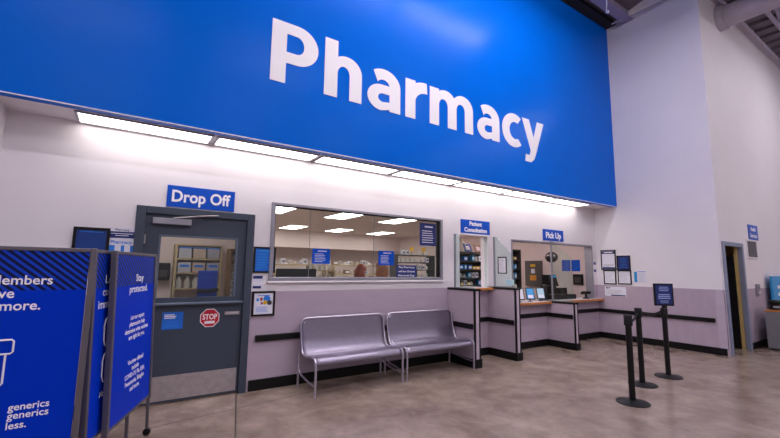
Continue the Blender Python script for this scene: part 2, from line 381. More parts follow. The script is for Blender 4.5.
hd = MB().box(W-.29, W-.12, .0, .01, .93, .97, .002).build('latch_plate', STEEL, ll)
MB().cyl((W-.17, .0, .95), (W-.17, -.05, .95), .012).box(W-.29, W-.16, -.062, -.045, .938, .962, .005).build('door_handle', STEEL, hd)
cl = MB().box(.16, .55, -.055, .008, 1.975, 2.045, .006).build('door_closer', ALU, ul)
MB().tube([(.36, -.045, 2.05), (.62, -.10, 2.085), (.85, -.02, 2.12)], .009).build('closer_arm', STEEL, cl)
for zz in (.3, 1.75):
    MB().cyl((.10, -.005, zz), (.10, -.005, zz+.1), .01, n=8).build('hinge', STEEL, d)

# stop sign sticker
o = thing('stop_sign', 'red octagonal STOP sign stuck on the lower half of the grey door', 'sign', (.918, .009, .905))
def octo(r): return [(r*math.cos(R(22.5+45*k)), r*math.sin(R(22.5+45*k))) for k in range(8)]
MB().prism(octo(.113), 'y', -.003, 0).build('white_border', LETTER, o)
MB().prism(octo(.104), 'y', -.0045, -.003).build('red_panel', RED, o)
lettering('STOP', o, LETTER, -.0045, w=.16, h=.085, cx=0, base=-.015, bold=.03, th=.001)
MB().box(-.055, .055, -.006, -.0045, -.065, -.035).build('white_label', LETTER, o)

def bars(parent, m, y, rows, name='print_lines', th=.001):
    if len(rows) <= 3:
        for (x0, x1, z, h) in rows: MB().box(x0, x1, y-th, y, z-h/2, z+h/2).build(name, m, parent)
        return
    s = MB()
    for (x0, x1, z, h) in rows: s.box(x0, x1, y-th, y, z-h/2, z+h/2)
    return s.build(name, m, parent)
def lines(x0, x1, zt, zb, n, h, seed=1, centre=False):
    rnd = random.Random(seed); out = []
    for i in range(n):
        z = zt + (zb-zt)*(i/(max(1, n-1))); k = rnd.uniform(.6, 1) * (x1-x0)
        if centre: c = (x0+x1)/2; out.append((c-k/2, c+k/2, z, h))
        else: out.append((x0, x0+k, z, h))
    return out
o = thing('notice', 'small blue notice with white print stuck on the door left of the stop sign', 'notice', (.53, .009, .895))
MB().box(-.105, .105, -.003, 0, -.095, .095).build('notice_sheet', POSTB, o)
bars(o, LETTER, -.003, lines(-.085, .06, .065, .03, 3, .010, 3)); bars(o, SKYB, -.003, lines(-.085, .07, -.02, -.07, 4, .006, 5), 'fine_print')

def framed(label, w, h, loc, rz=0, sheet=PAPER, fw=.02, name='framed_notice', cat='notice', fr=BLACKP, th=.02, rx=0):
    o = thing(name, label, cat, loc, rz); o.rotation_euler.x = rx
    s = MB(); s.box(-w/2, w/2, -th, 0, h/2-fw, h/2).box(-w/2, w/2, -th, 0, -h/2, -h/2+fw).box(-w/2, -w/2+fw, -th, 0, -h/2+fw, h/2-fw).box(w/2-fw, w/2, -th, 0, -h/2+fw, h/2-fw).build('frame', fr, o)
    MB().box(-w/2+fw, w/2-fw, -th*.6, 0, -h/2+fw, h/2-fw).build('sheet', sheet, o)
    return o
RZS = R(-90)
o = framed('dark framed blue screen on the white wall behind the blue display boards', .31, .27, (-.28, 0, 1.76), sheet=mat('dim_blue', '#123A80', .3), fw=.028); bars(o, SKYB, -.012, [(-.1, .1, .09, .008)])
o = framed('black framed bright blue notice left of the wide window, above the counter height', .28, .33, (1.52, 0, 1.60), sheet=SCREENB if False else POSTB, fw=.022)
bars(o, TEALB, -.012, [(-.07, .07, .115, .014)] + lines(-.09, .09, .07, -.1, 6, .006, 8))
o = framed('black framed leaflet with coloured circles low on the mauve wall beside the grey door', .29, .31, (1.535, 0, 1.05), fw=.024)
MB().cyl((.04, -.0145, .055), (.04, -.012, .055), .045).build('blue_circle', SKYB, o); MB().cyl((.02, -.0155, .015), (.02, -.0145, .015), .026).build('yellow_circle', YELLOW, o)
MB().cyl((.075, -.016, .01), (.075, -.0145, .01), .03).build('grey_circle', DARKSH, o); bars(o, SKYB, -.012, [(-.09, -.06, .05, .035), (-.07, .08, .1, .008)], 'blue_print'); bars(o, SKYB, -.012, lines(-.09, .08, -.04, -.1, 5, .004, 3))
bars(o, mat('leaflet_red', '#9A3A3A', .6), -.012, [(-.045, -.015, .055, .04), (-.035, -.01, .005, .03)], 'picture')
o = thing('notice', 'white hours notice with a navy strip taped between two black frames', 'notice', (1.455, 0, 1.32)); MB().box(-.065, .065, -.003, 0, -.085, .085).build('sheet', PAPER, o)
bars(o, NAVY, -.003, [(-.062, .055, .06, .035), (-.062, .04, -.065, .03)], 'navy_strip')
o = thing('notice', 'white Pharmacy hours notice with navy band left of the door', 'notice', (-.02, 0, 1.845)); MB().box(-.12, .115, -.003, 0, -.065, .06).build('sheet', PAPER, o)
lettering('Pharmacy', o, NAVY, -.003, w=.13, h=.032, cx=0, base=.032, th=.001); bars(o, NAVY, -.003, [(-.118, .113, -.012, .07)], 'navy_band'); bars(o, PAPER, -.004, [(-.1, .1, 0, .007), (-.06, .06, -.02, .007)])
o = thing('notice', 'lower white Pharmacy notice with bright blue boxes left of the door', 'notice', (-.02, 0, 1.69)); MB().box(-.12, .115, -.003, 0, -.11, .085).build('sheet', PAPER, o)
lettering('Pharmacy', o, SKYB, -.003, w=.19, h=.05, cx=0, base=.048, th=.001); bars(o, SKYB, -.003, [(-.118, -.055, -.03, .12), (0, .03, -.03, .12), (.085, .113, -.03, .12)], 'blue_box')

# side wall notices (face -x)
def sw(y, z): return (XS, y, z)
o = framed('tall black framed notice with navy heading, upper left of the side wall cluster', .34, .46, sw(-.285, 1.78), RZS, fw=.022)
bars(o, NAVY, -.012, [(-.145, .145, .17, .06), (-.14, .14, -.185, .04)], 'navy_band'); bars(o, LETTER, -.0135, [(-.1, .1, .172, .02)]); bars(o, GREYFRAME, -.012, lines(-.12, .12, -.1, -.15, 3, .006, 2))
o = framed('black framed navy notice, upper right of the side wall cluster', .29, .33, sw(-.62, 1.71), RZS, sheet=NAVY, fw=.022); bars(o, SKYB, -.012, lines(-.1, .1, .1, -.1, 7, .006, 4, True))
o = framed('black framed white notice, lower left of the side wall cluster', .28, .32, sw(-.30, 1.385), RZS, fw=.022); bars(o, ALU, -.012, lines(-.1, .1, .1, -.1, 8, .005, 6))
o = framed('black framed white notice, lower right of the side wall cluster', .29, .31, sw(-.625, 1.39), RZS, fw=.022); bars(o, ALU, -.012, lines(-.1, .1, .1, -.1, 8, .005, 7))
o = thing('notice', 'unframed white sheet with a blue left stripe, right of the framed cluster', 'notice', sw(-.95, 1.415), RZS); MB().box(-.13, .12, -.003, 0, -.13, .12).build('sheet', PAPER, o)
bars(o, TEALB, -.003, [(-.125, -.065, -.01, .22)], 'blue_stripe'); bars(o, SKYB, -.003, [(-.05, .11, .105, .012)]); bars(o, ALU, -.003, lines(-.04, .1, .07, -.1, 7, .004, 9))
o = thing('notice', 'landscape white poster with navy bottom bar on the mauve side wall', 'notice', sw(-.40, 1.065), RZS); MB().box(-.235, .235, -.003, 0, -.105, .105).build('sheet', PAPER, o)
bars(o, NAVY, -.003, [(-.1, .22, -.085, .025)], 'navy_bar'); bars(o, BLACKP, -.003, [(-.21, -.15, .075, .025), (-.14, -.11, .078, .02)], 'logo'); bars(o, ALU, -.003, lines(-.2, .2, .03, -.05, 4, .007, 10))
for zz, lab in ((1.93-.27, 'upper'), (1.93-.44, 'lower')):
    o = thing('small_notice', lab + ' of two small blue stickers on the white jamb right of the pick up window', 'sticker', (9.29, 0, zz+.04)); MB().box(-.045, .045, -.003, 0, -.03, .03).build('sticker_sheet', NAVY, o); bars(o, SKYB, -.003, [(-.03, .03, 0, .01)])

# ------------------------------------------------------------------ wide window
wn = bpy.data.objects.new('window_1', None); COL.objects.link(wn); wn['kind'] = 'structure'; wn.location = (1.58, 0, 1.33)
WW, WH = 2.95, 1.03
f = MB(); fw = .05
f.box(0, WW, -.03, T*.7, 0, fw, .004).box(0, WW, -.03, T*.7, WH-.035, WH, .004).box(0, fw, -.03, T*.7, fw, WH-.035, .004).box(WW-fw, WW, -.03, T*.7, fw, WH-.035, .004)
f.build('window_frame', ALU, wn)
MB().box(fw, WW-fw, .0, .02, WH-.05, WH-.035).box(fw, fw+.012, 0, .02, fw, WH-.05).box(WW-fw-.03, WW-fw, 0, .05, fw, WH-.035).build('gasket', BLACKP, wn)
for a, b in ((fw, .56), (.565, 1.60), (1.605, WW-fw)): MB().box(a, b, .03, .036, fw, WH-.035).build('glass_pane', GLASS, wn)
MB().box(.56, .565, .028, .038, fw, WH-.035).box(1.60, 1.605, .028, .038, fw, WH-.035).build('glass_joint', ALU, wn)
MB().box(-.02, WW+.02, -.045, 0, -.022, 0, .004).build('window_sill', WHITE, wn)
def gsign(label, x0, x1, z0, z1, m, txt=None, k=0):
    o = thing('window_sign', label, 'sign', ((x0+x1)/2, .03, (z0+z1)/2)); w, h = x1-x0, z1-z0
    MB().box(-w/2, w/2, -.003, -.0003, -h/2, h/2).build('sign_sheet', m, o)
    if txt:
        n = len(txt)
        for i, t in enumerate(txt): lettering(t, o, LETTER, -.003, w=min(w*.82, len(t)*h*.15), h=h/n*.62, cx=0, base=h/2 - h/n*(i+.72), th=.001, bold=.01)
    else: bars(o, PAPER, -.003, [(-w*.2, w*.3, h*.34, h*.06)] + lines(-w*.36, w*.36, h*.15, -h*.35, 6, h*.03, k))
    return o
gsign('square blue sign with white print on the left part of the wide window', 2.185, 2.455, 1.565, 1.775, SIGNBLUE, None, 3)
gsign('square blue sign on the right part of the wide window above the brown haired person', 3.27, 3.56, 1.565, 1.785, SIGNBLUE, None, 4)
gsign('navy closing notice for Memorial Day at the bottom right of the wide window', 3.61, 4.0, 1.375, 1.57, NAVY, ['The Pharmacy', 'will be Closed', 'Memorial Day'])
gsign('tall dark navy notice in the top right corner of the wide window', 4.07, 4.42, 1.90, 2.28, NAVY, None, 5)

# ------------------------------------------------------------------ consultation and pick up windows
for nm, x0, x1, z0, z1 in (('window_2', 4.90, 5.68, 1.14, 2.16), ('window_3', 6.32, 9.2, .84, 2.12)):
    o = bpy.data.objects.new(nm, None); COL.objects.link(o); o['kind'] = 'structure'; o.location = (x0, 0, z0)
    w, h = x1-x0, z1-z0
    MB().box(0, .03, -.012, T+.01, 0, h, .002).box(w-.03, w, -.012, T+.01, 0, h, .002).box(.03, w-.03, -.012, T+.01, h-.03, h, .002).build('window_frame', ALU if nm == 'window_3' else WHITE, o)
    if nm == 'window_2': MB().box(.03, .055, .01, .05, .05, h-.03).box(w-.055, w-.03, .01, .05, .05, h-.03).build('slide_track', TINTG, o)

# counters
def counter(label, x0, x1, z, i0, i1, y0=-.14, y1=.42):
    o = thing('service_counter', label, 'counter', ((x0+x1)/2, 0, z)); w = (x1-x0)/2
    c_ = (x0+x1)/2
    MB().prism([(-w, y0+.012), (w, y0+.012), (w, -.002), (i1-c_, -.002), (i1-c_, y1), (i0-c_, y1), (i0-c_, -.002), (-w, -.002)], 'z', -.04, 0).build('worktop', TOP, o)
    MB().box(-w, w, y0, y0+.012, -.042, -.001, .003).build('wood_edge', WOOD, o)
counter('high counter with orange wood edge at the patient consultation window', 4.782, 5.638, 1.195, 4.94, 5.636)
counter('pick up counter with orange wood edge holding three tablets', 5.762, 7.378, .89, 6.36, 7.376)
counter('right end pick up counter with orange wood edge and a barcode scanner', 7.492, XS-.002, .89, 7.494, 9.16)

def wing(label, x0, x1, h, L=.62):
    o = thing('partition_wall', label, 'partition', ((x0+x1)/2, -L/2, 0)); w = (x1-x0)/2; l = L/2
    MB().box(-w, w, -l+.004, l, .0, h-.035).build('panel', MAUVE, o)
    MB().box(-w*.55, w*.55, -l-.001, -l+.004, .12, h-.035).build('end_panel', PALE, o)
    for s in (-1, 1): MB().box(min(s*w*.55, s*(w+.003)), max(s*w*.55, s*(w+.003)), -l-.004, -l+.022, .12, h-.035, .001).build('edge_trim', BLACK, o)
    MB().box(-w-.012, w+.012, -l-.014, l, h-.035, h, .004).build('cap', BLACK, o)
    MB().box(-w-.018, w+.018, -l-.02, l-.022, 0, .13, .004).build('kick_base', BLACK, o)
    for s in (-1, 1): MB().box(min(s*w, s*(w+.028)), max(s*w, s*(w+.028)), -l+.03, l-.036, .585, .665, .008).build('bumper_rail', BLACK, o)
wing('tall mauve partition beside the right end of the benches, first from the left', 4.66, 4.78, 1.21)
wing('tall mauve partition between the consultation counter and the tablets', 5.64, 5.76, 1.21)
wing('low mauve partition in the middle of the pick up counter', 7.38, 7.49, .90)

def shield(label, x, z0, zt=2.12, y0=-.13, y1=-.58, zc=1.72, post=True, cut=.0):
    o = thing('glass_divider', label, 'glass divider', (x, 0, z0))
    H = zt-z0
    MB().prism([(y0, .012), (y0, H), (y0-.04, H), (y1+.02, zc-z0+.04), (y1, zc-z0), (y1, .012)], 'x', -.004, .004).build('glass_panel', TINTG, o)
    MB().box(-.014, .014, y0, y0+.025, 0, H).build('mounting_post', ALU, o); MB().box(-.01, .01, y1, y0, 0, .012).build('base_channel', ALU, o)
    return o
shield('clear glass divider on the first tall partition, left of the consultation counter', 4.72, 1.21)
shield('clear glass divider holding a small framed sheet on the second tall partition', 5.70, 1.21)
shield('clear glass divider with tall metal post on the low pick up partition', 7.435, .90)
o = framed('small black framed printed sheet hung on the glass divider left of the pick up window', .20, .30, (5.694, -.31, 1.60), RZS, fw=.018, th=.012); bars(o, ALU, -.0075, lines(-.07, .07, .11, -.11, 10, .006, 12))
o = thing('notice', 'pale blue paper slip at the bottom of the glass divider beside pick up', 'notice', (5.695, -.47, 1.30), RZS); MB().box(-.09, .09, -.001, 0, -.05, .05).build('sheet', mat('pale_blue_paper', '#B4D8DC', .6), o); bars(o, SKYB, -.001, lines(-.06, .06, .03, -.03, 4, .003, 3))

# tablets on stands
def tablet(label, x, y, sc, rz):
    o = thing('payment_tablet', label, 'tablet', (x, y, .89), rz)
    b = MB(); a = R(22)
    MB().lathe([(.0, 0), (.05, 0), (.05, .008), (.018, .014), (.0, .016)], n=20).build('stand_base', BLACKP, o, smooth=True)
    MB().tube([(0, .0, .01), (0, .035, .06), (0, .02, .13)], .012).build('stand_neck', BLACKP, o, smooth=True)
    s = MB().box(-.085, .085, -.008, .008, -.125, .125, .006); bmesh.ops.transform(s.bm, matrix=Matrix.Translation((0, .0, .155)) @ Matrix.Rotation(-a, 4, 'X'), verts=s.bm.verts); bd = s.build('tablet_body', BLACKP, o)
    s = MB().box(-.068, .068, -.0095, -.008, -.105, .105); bmesh.ops.transform(s.bm, matrix=Matrix.Translation((0, .0, .155)) @ Matrix.Rotation(-a, 4, 'X'), verts=s.bm.verts); s.build('screen', sc, bd)
    s = MB().box(-.05, .05, -.0105, -.0095, -.095, -.03); bmesh.ops.transform(s.bm, matrix=Matrix.Translation((0, .0, .155)) @ Matrix.Rotation(-a, 4, 'X'), verts=s.bm.verts); s.build('screen_print', PAPER, bd)
tablet('left tablet of the three on the pick up counter, pale screen', 6.62, .06, PAPER, R(-35))
tablet('middle tablet of the three on the pick up counter, bright blue screen', 6.93, .05, SCREENB, R(-35))
tablet('right tablet of the three on the pick up counter, pale blue screen', 7.27, .05, SCREEN, R(-35))
o = thing('monitor', 'black monitor seen from behind on the pick up counter right of the tablets', 'monitor', (7.62, .2, .89), R(15))
MB().box(-.16, .16, -.015, .015, .05, .31, .01).build('monitor_body', BLACKP, o); MB().box(-.03, .03, .0, .03, .01, .12).build('stand_neck', BLACKP, o); MB().box(-.1, .1, -.06, .09, 0, .012, .004).build('stand_base', BLACKP, o)
o = thing('cash_drawer', 'wide black till tray and keyboard behind the glass divider', 'till', (8.25, .25, .89))
MB().box(-.42, .42, -.13, .13, 0, .10, .008).build('drawer_body', BLACKP, o); s = MB()
for i in range(12):
    for j in range(4): s.box(-.38+i*.045, -.345+i*.045, -.1+j*.045, -.065+j*.045, .1, .112)
s.build('key', DARKSH, o)
MB().box(-.12, .38, .06, .1, .1, .24, .01).build('customer_display', BLACKP, o)
o = thing('register', 'tall black register printer with screen on top behind the glass divider', 'register', (8.45, .62, 0))
MB().box(-.3, .3, -.2, .25, 0, .86, .01).build('register_cabinet', GREYCAB, o)
MB().box(-.1, .1, -.1, .12, .86, 1.16, .02).build('register_body', BLACKP, o); MB().prism([(-.12, 1.16), (.12, 1.2), (.12, 1.42), (-.04, 1.42)], 'x', -.15, .15).build('printer_head', BLACKP, o)
MB().box(-.09, .09, -.1, -.075, 1.36, 1.40).build('blue_display', SCREENB, o)
o = thing('barcode_scanner', 'black hands free barcode scanner near the right end of the counter', 'scanner', (8.95, .05, .89), R(-30)); o.scale = (1.25, 1.25, 1.3)
MB().lathe([(0, 0), (.06, 0), (.06, .012), (.02, .03), (.018, .08), (0, .085)], n=20).build('scanner_base', BLACKP, o, smooth=True)
MB().prism([(-.10, .13), (-.08, .085), (.10, .065), (.12, .09), (.06, .125)], 'x', -.04, .04).build('scanner_head', BLACKP, o)

# ------------------------------------------------------------------ benches
def arc(c, r, a0, a1, n=6): return [(c[0]+r*math.cos(R(a0+(a1-a0)*i/n)), c[1]+r*math.sin(R(a0+(a1-a0)*i/n))) for i in range(n+1)]
def make_bench(x0, x1, label, first=None):
    W = x1-x0
    o = thing('metal_bench', label, 'bench', ((x0+x1)/2, 0, 0), group=None)
    # profile in (y, z): front lip, seat, back
    seat = arc((-.575, .365), .07, 190, 95, 6) + [(-.50, .432), (-.38, .418), (-.30, .410)]
    back = [(-.30, .410)] + [(-.255, .418), (-.225, .44), (-.205, .475), (-.17, .60), (-.145, .72), (-.125, .83)]
    h = W/2
    def sheet(prof, name):
        bm = bmesh.new(); cols = []; n = 20
        for i in range(n+1):
            cols.append([])
            for (y, z) in prof:
                e = h-.012
                if z > .775: e -= .075*(1-math.sqrt(max(0, 1-((z-.775)/.075)**2)))
                cols[-1].append(bm.verts.new((-e + 2*e*i/n, y, z)))
        for i in range(n):
            for j in range(len(prof)-1): bm.faces.new((cols[i][j], cols[i+1][j], cols[i+1][j+1], cols[i][j+1]))
        s = MB(); s.bm.free(); s.bm = bm
        ob = s.build(name, BENCH, o, smooth=True)
        md = ob.modifiers.new('thickness', 'SOLIDIFY'); md.thickness = .006; md.offset = 0
    top = [(-.145 + (z-.72)*.17, z) for z in (.76, .775, .79, .805, .82, .832, .842, .848)]
    sheet(seat, 'seat'); sheet(back[:-1] + top, 'backrest')
    # one bent tube round the back, down the sides to the front lip
    pr = [(-h+.0, -.635, .34)] + [(-h+.0, y, z+.0) for y, z in seat[1:]] + [(-h, y, z) for y, z in back[1:-1]]
    cr = [(-h+.085-.085*math.cos(R(t)), -.145+.13*0+.02*math.sin(R(t)), .765+.085*math.sin(R(t))) for t in (0, 22, 45, 68, 90)]
    left = pr + cr; right = [(-p[0], p[1], p[2]) for p in reversed(left)]
    MB().tube(left + right, .0135, 10).build('bent_frame', TUBE, o, smooth=True)
    for sgn in (-1, 1):
        X = sgn*(h-.005)
        MB().tube([(X, -.585, .385), (X, -.64, .37), (X, -.648, .33), (X, -.645, .0)], .0145, 10).build('leg', TUBE, o, smooth=True)
        MB().tube([(X, -.19, .50), (X, -.11, .42), (X, -.095, .36), (X, -.095, .0)], .0145, 10).build('leg', TUBE, o, smooth=True)
        MB().tube([(X, -.643, .13), (X, -.61, .12), (X, -.45, .125), (X, -.2, .16), (X, -.13, .2), (X, -.097, .28)], .012, 10).build('stretcher', TUBE, o, smooth=True)
    MB().tube([(-h, -.36, .405), (h, -.36, .405)], .012).build('cross_bar', TUBE, o)
    return o
make_bench(1.995, 3.265, 'silver metal bench nearer the grey door, left of the pair')
make_bench(3.33, 4.61, 'silver metal bench beside the tall partition, right of the pair')

# ------------------------------------------------------------------ queue posts
def post(label, x, y, h=.96):
    o = thing('queue_post', label, 'queue post', (x, y, 0))
    MB().lathe([(0, 0), (.175, 0), (.178, .008), (.165, .016), (.08, .026), (.045, .034), (0, .036)], n=40).build('base', BLACKP, o, smooth=True)
    MB().cyl((0, 0, .03), (0, 0, h-.1), .034, n=24).build('pole', BLACKP, o, smooth=True)
    MB().lathe([(0, h-.13), (.036, h-.13), (.046, h-.12), (.046, h-.01), (.04, h), (0, h)], n=24).build('belt_cassette', BLACKP, o, smooth=True)
    return o
p1 = post('nearest black queue post with a round base, front of the three', 5.07, -2.72, 1.0)
p2 = post('rear middle black queue post without a sign, behind the front one', 5.98, -2.42, 1.02)
p3 = post('black queue post farthest right, carrying a small framed sign', 6.77, -2.42, .985)
def belt(parent, a, b):
    a = Vector(a); b = Vector(b); d = (b-a).normalized(); n = Vector((-d.y, d.x, 0))*.0015; s = MB()
    def v(t, dz): 
        p = a.lerp(b, t); return p + Vector((0, 0, dz - .05*math.sin(math.pi*t)))
    N = 10; q = [[s.bm.verts.new(v(i/N, dz) + sg*n) for (dz, sg) in ((-.02, 1), (.02, 1), (.02, -1), (-.02, -1))] for i in range(N+1)]
    for i in range(N):
        for k in range(4): s.bm.faces.new((q[i][k], q[i][(k+1) % 4], q[i+1][(k+1) % 4], q[i+1][k]))
    s.bm.faces.new(q[0]); s.bm.faces.new(q[-1][::-1]); s.build('belt', BLACK, parent)
belt(p2, (0.04, 0, .965), (6.77-5.98-.048, 0, .945)); belt(p2, (-.04, -.012, .96), (5.07-5.98+.04, -.285, .94))
o = thing('post_sign', 'small black framed navy sign on top of the right queue post', 'sign', (6.79, -2.42, 1.18), R(-35))
w, h = .285, .33
MB().box(-w/2, w/2, -.012, .012, -h/2, h/2, .004).build('frame', BLACKP, o); MB().box(-.032, .032, -.012, .012, -h/2-.03, -h/2).build('stem', BLACKP, o)
MB().box(-w/2+.022, w/2-.022, -.0135, -.012, -h/2+.022, h/2-.022).build('sheet', NAVY, o)
bars(o, mat('pale_print', '#8EA0D0', .5), -.0135, lines(-.09, .09, .11, .06, 3, .012, 3, True) + lines(-.1, .1, .0, -.055, 3, .016, 5, True) + lines(-.07, .07, -.09, -.12, 3, .006, 6, True))

# ------------------------------------------------------------------ blue display boards
ZBt, ZTp = .34, 1.615
def board(label, loc, rz, w, lean, texts, extra=None, wheels=True):
    """local x runs left to right along the face, origin at the left foot of the board"""
    o = thing('display_board', label, 'display board', loc, rz); o.rotation_euler = (R(-lean), 0, rz)
    H = ZTp
    MB().box(0.02, w-.02, -.008, .008, ZBt+.01, 1.35).build('board_panel', BOARDBLUE, o)
    MB().box(0.02, w-.02, -.008, .008, 1.35, ZTp-.02).build('striped_header', STRIPE, o)
    for X in (0, w): MB().box(X-.016 if X == 0 else X-.016, X+.016, -.02, .02, ZBt-.02, H, .004).build('side_post', GREYFRAME, o)
    MB().box(.016, w-.016, -.014, .014, ZTp-.026, ZTp-.002, .003).build('top_rail', GREYFRAME, o)
    MB().box(.016, w-.016, -.012, .012, ZBt-.006, ZBt+.014, .003).build('bottom_rail', GREYFRAME, o)
    for X in (.0, w-.0):
        MB().box(X-.011, X+.011, -.011, .011, .045, ZBt-.02).build('leg', GREYFRAME, o)
    for X in (.0, w):
        MB().cyl((X-.014, 0, .03), (X+.014, 0, .03), .03, n=16).box(X-.02, X+.02, -.012, .012, .03, .06).build('caster', BLACKP, o)
    for t in texts:
        lettering(t[0], o, LETTER, -.008, h=t[1], w=t[4] if len(t) > 4 else None, base=t[3], bold=.015, th=.0008, **t[2])
    return o
def outline(o, pts, r, y=-.010, closed=True): MB().tube([(p[0], y, p[1]) for p in pts], r, 6, closed=closed).build('pictogram', LETTER, o)

# front board, faces the shopper parallel to the pharmacy wall
AX, AY, AW = -1.115, -1.92, .96
A = board('nearest blue display board, with a pill bottle outline, parallel to the pharmacy wall', (AX, AY, 0), 0, AW, 0, [
    ('Members', .078, dict(right=AW-.19), 1.386), ('save', .078, dict(right=AW-.36), 1.308), ('more.', .078, dict(right=AW-.235), 1.235),
    ('generics', .056, dict(right=AW-.14), .66), ('generics', .056, dict(right=AW-.14), .613), ('less.', .056, dict(right=AW-.235), .558)])
cx = AW-.335-.095
outline(A, [(cx-.09, 1.065), (cx+.085, 1.065), (cx+.095, 1.055), (cx+.095, .995), (cx+.085, .985), (cx-.09, .985), (cx-.1, .995), (cx-.1, 1.055)], .0055)
outline(A, [(cx-.07, .985), (cx-.07, .82), (cx-.055, .80), (cx+.05, .80), (cx+.065, .82), (cx+.065, .985)], .0055, closed=False)
outline(A, [(cx-.04, .93), (cx+.02, .93), (cx+.02, .86), (cx-.04, .86)], .004)

# right board
az = R(20.12); CW = .865
Cc = board('blue display board reading Stay protected, farthest right of the three', (.0113, -1.640, 0), math.pi/2-az, CW, -2.2 if False else 2.2, [
    ('Stay', .082, dict(cx=.5), 1.380, .17), ('protected.', .082, dict(cx=.49), 1.292, .40),
    ('Let our expert', .05, dict(cx=.49), 1.075), ('pharmacists help', .05, dict(cx=.49), 1.023), ('determine what vaccines', .05, dict(cx=.49), 0.971), ('are right for you.', .05, dict(cx=.49), 0.920),
    ('Vaccines offered', .05, dict(cx=.49), 0.725), ('include:', .05, dict(cx=.49), 0.672), ('COVID-19, Flu, RSV,', .05, dict(cx=.49), 0.619), ('Pneumonia, Shingles', .05, dict(cx=.49), 0.565), ('and more.', .05, dict(cx=.49), 0.512)])
# middle board
Bb = board('middle blue display board, partly hidden behind the Stay protected board', (-.105, -1.81, 0), math.pi/2-az, .74, 2.2, [
    ("Let's", .082, dict(cx=.28), 1.380, .19), ('coordinate', .082, dict(cx=.36), 1.292, .42), ('immunizations.', .082, dict(cx=.37), 1.205, .56),
    ('No appointment', .058, dict(cx=.38), 0.585), ('needed.', .058, dict(cx=.38), 0.515)])
for z_ in (1.03, .78): outline(Bb, [(.20, z_-.05), (.22, z_-.09), (.27, z_-.11), (.43, z_-.11), (.48, z_-.09), (.5, z_-.05), (.5, z_+.05), (.48, z_+.09), (.43, z_+.11), (.27, z_+.11), (.22, z_+.09), (.20, z_+.05)], .006)

# ------------------------------------------------------------------ right doorway and wall
dd = bpy.data.objects.new('door_2', None); COL.objects.link(dd); dd['kind'] = 'structure'; dd.location = (9.47, YC, 0)
W = 1.13
MB().box(0, .09, -.03, .05, 0, 2.12, .004).box(W-.09, W, -.03, .05, 0, 2.12, .004).box(.09, W-.09, -.03, .05, 2.04, 2.12, .004).build('door_frame', SLATEL if False else mat('grey_blue_frame', '#8088A0', .5), dd)
MB().box(.98, 1.04, .055, .10, 0, 2.04).build('inner_jamb', YELJ, dd)
lf = MB().box(.98, 1.02, .11, 1.2, .02, 1.86).build('door_leaf', BLACKP, dd); MB().cyl((.98, .4, 1.0), (.93, .4, 1.0), .02).box(.92, .94, .38, .50, .98, 1.02).build('door_handle', STEEL, lf)
struct('wall_back_corridor', MB().box(XS+.16, 12.6, .9, 1.0, 0, 2.6).box(XS+.16, 12.6, YC+.3, .9, 2.5, 2.6).box(12.5, 12.6, YC+.16, .9, 0, 2.6), YELJ)
o = thing('vent_grille', 'square grey vent grille below the Health Services sign', 'vent', (11.21, YC, 2.03))
MB().box(-.33, .33, -.02, 0, .17, .2).box(-.33, .33, -.02, 0, -.2, -.17).box(-.33, -.3, -.02, 0, -.17, .17).box(.3, .33, -.02, 0, -.17, .17).build('frame', WHITE, o)
s = MB()
for k in range(14): s.box(-.3, .3, -.014, -.004, -.165+k*.024, -.153+k*.024)
s.build('louvres', GREYCAB, o); MB().box(-.3, .3, -.004, 0, -.17, .17).build('backing', DARKSH, o)
o = thing('wall_intercom', 'small grey wall intercom box beside the open doorway', 'intercom', (11.28, YC, 1.17))
MB().box(-.07, .07, -.05, 0, -.12, .12, .01).build('housing', ALU, o); MB().box(-.04, .04, -.054, -.05, .0, .08).build('speaker_panel', GREYCAB, o); MB().box(-.03, .03, -.056, -.05, -.08, -.03).build('button', WHITE, o)
# grey cabinet with wood top
o = thing('service_cabinet', 'grey service cabinet with orange wood top at the right edge', 'cabinet', (11.42, -3.05, 0))
MB().box(-.45, .45, -.5, .5, .03, .755, .004).build('cabinet_body', GREYCAB, o); MB().box(-.43, .43, -.48, .48, 0, .03).build('plinth', BLACK, o)
MB().box(-.46, .46, -.51, .51, .755, .785, .004).build('top', WOOD, o)
MB().box(-.456, -.45, -.49, .49, .05, .46, .001).build('door_panel', GREYCAB, o); MB().box(-.456, -.45, -.49, .49, .475, .73, .001).build('drawer_front', GREYCAB, o); MB().box(-.459, -.456, .10, .2, .6, .7).build('white_label', PAPER, o)
o = thing('scanner_pod', 'round black desk device with a grey label on the cabinet top', 'desk device', (11.16, -2.68, .785), R(-70))
MB().lathe([(0, 0), (.10, 0), (.105, .02), (.09, .07), (.08, .1), (.11, .13), (.115, .165), (.08, .195), (0, .2)], n=28).build('device_body', BLACKP, o, smooth=True); MB().box(-.05, .05, -.105, -.095, .04, .08, .003).build('grey_label', ALU, o)
o = thing('standing_sign', 'tall light blue sign with white top standing behind the grey cabinet', 'sign', (12.27, YC-.11, 0))
MB().box(-.4, 1.0, -.02, .02, .4, 1.46).build('sign_panel', TEALB, o); MB().box(-.42, 1.02, -.022, .022, 1.46, 1.53).build('top_band', PAPER, o); MB().box(-.3, .9, -.1, .1, 0, .4).build('sign_base', GREYCAB, o)
bars(o, LETTER, -.02, [(-.05, .3, 1.22, .07), (-.05, .25, 1.06, .07), (-.05, .3, .9, .07)])

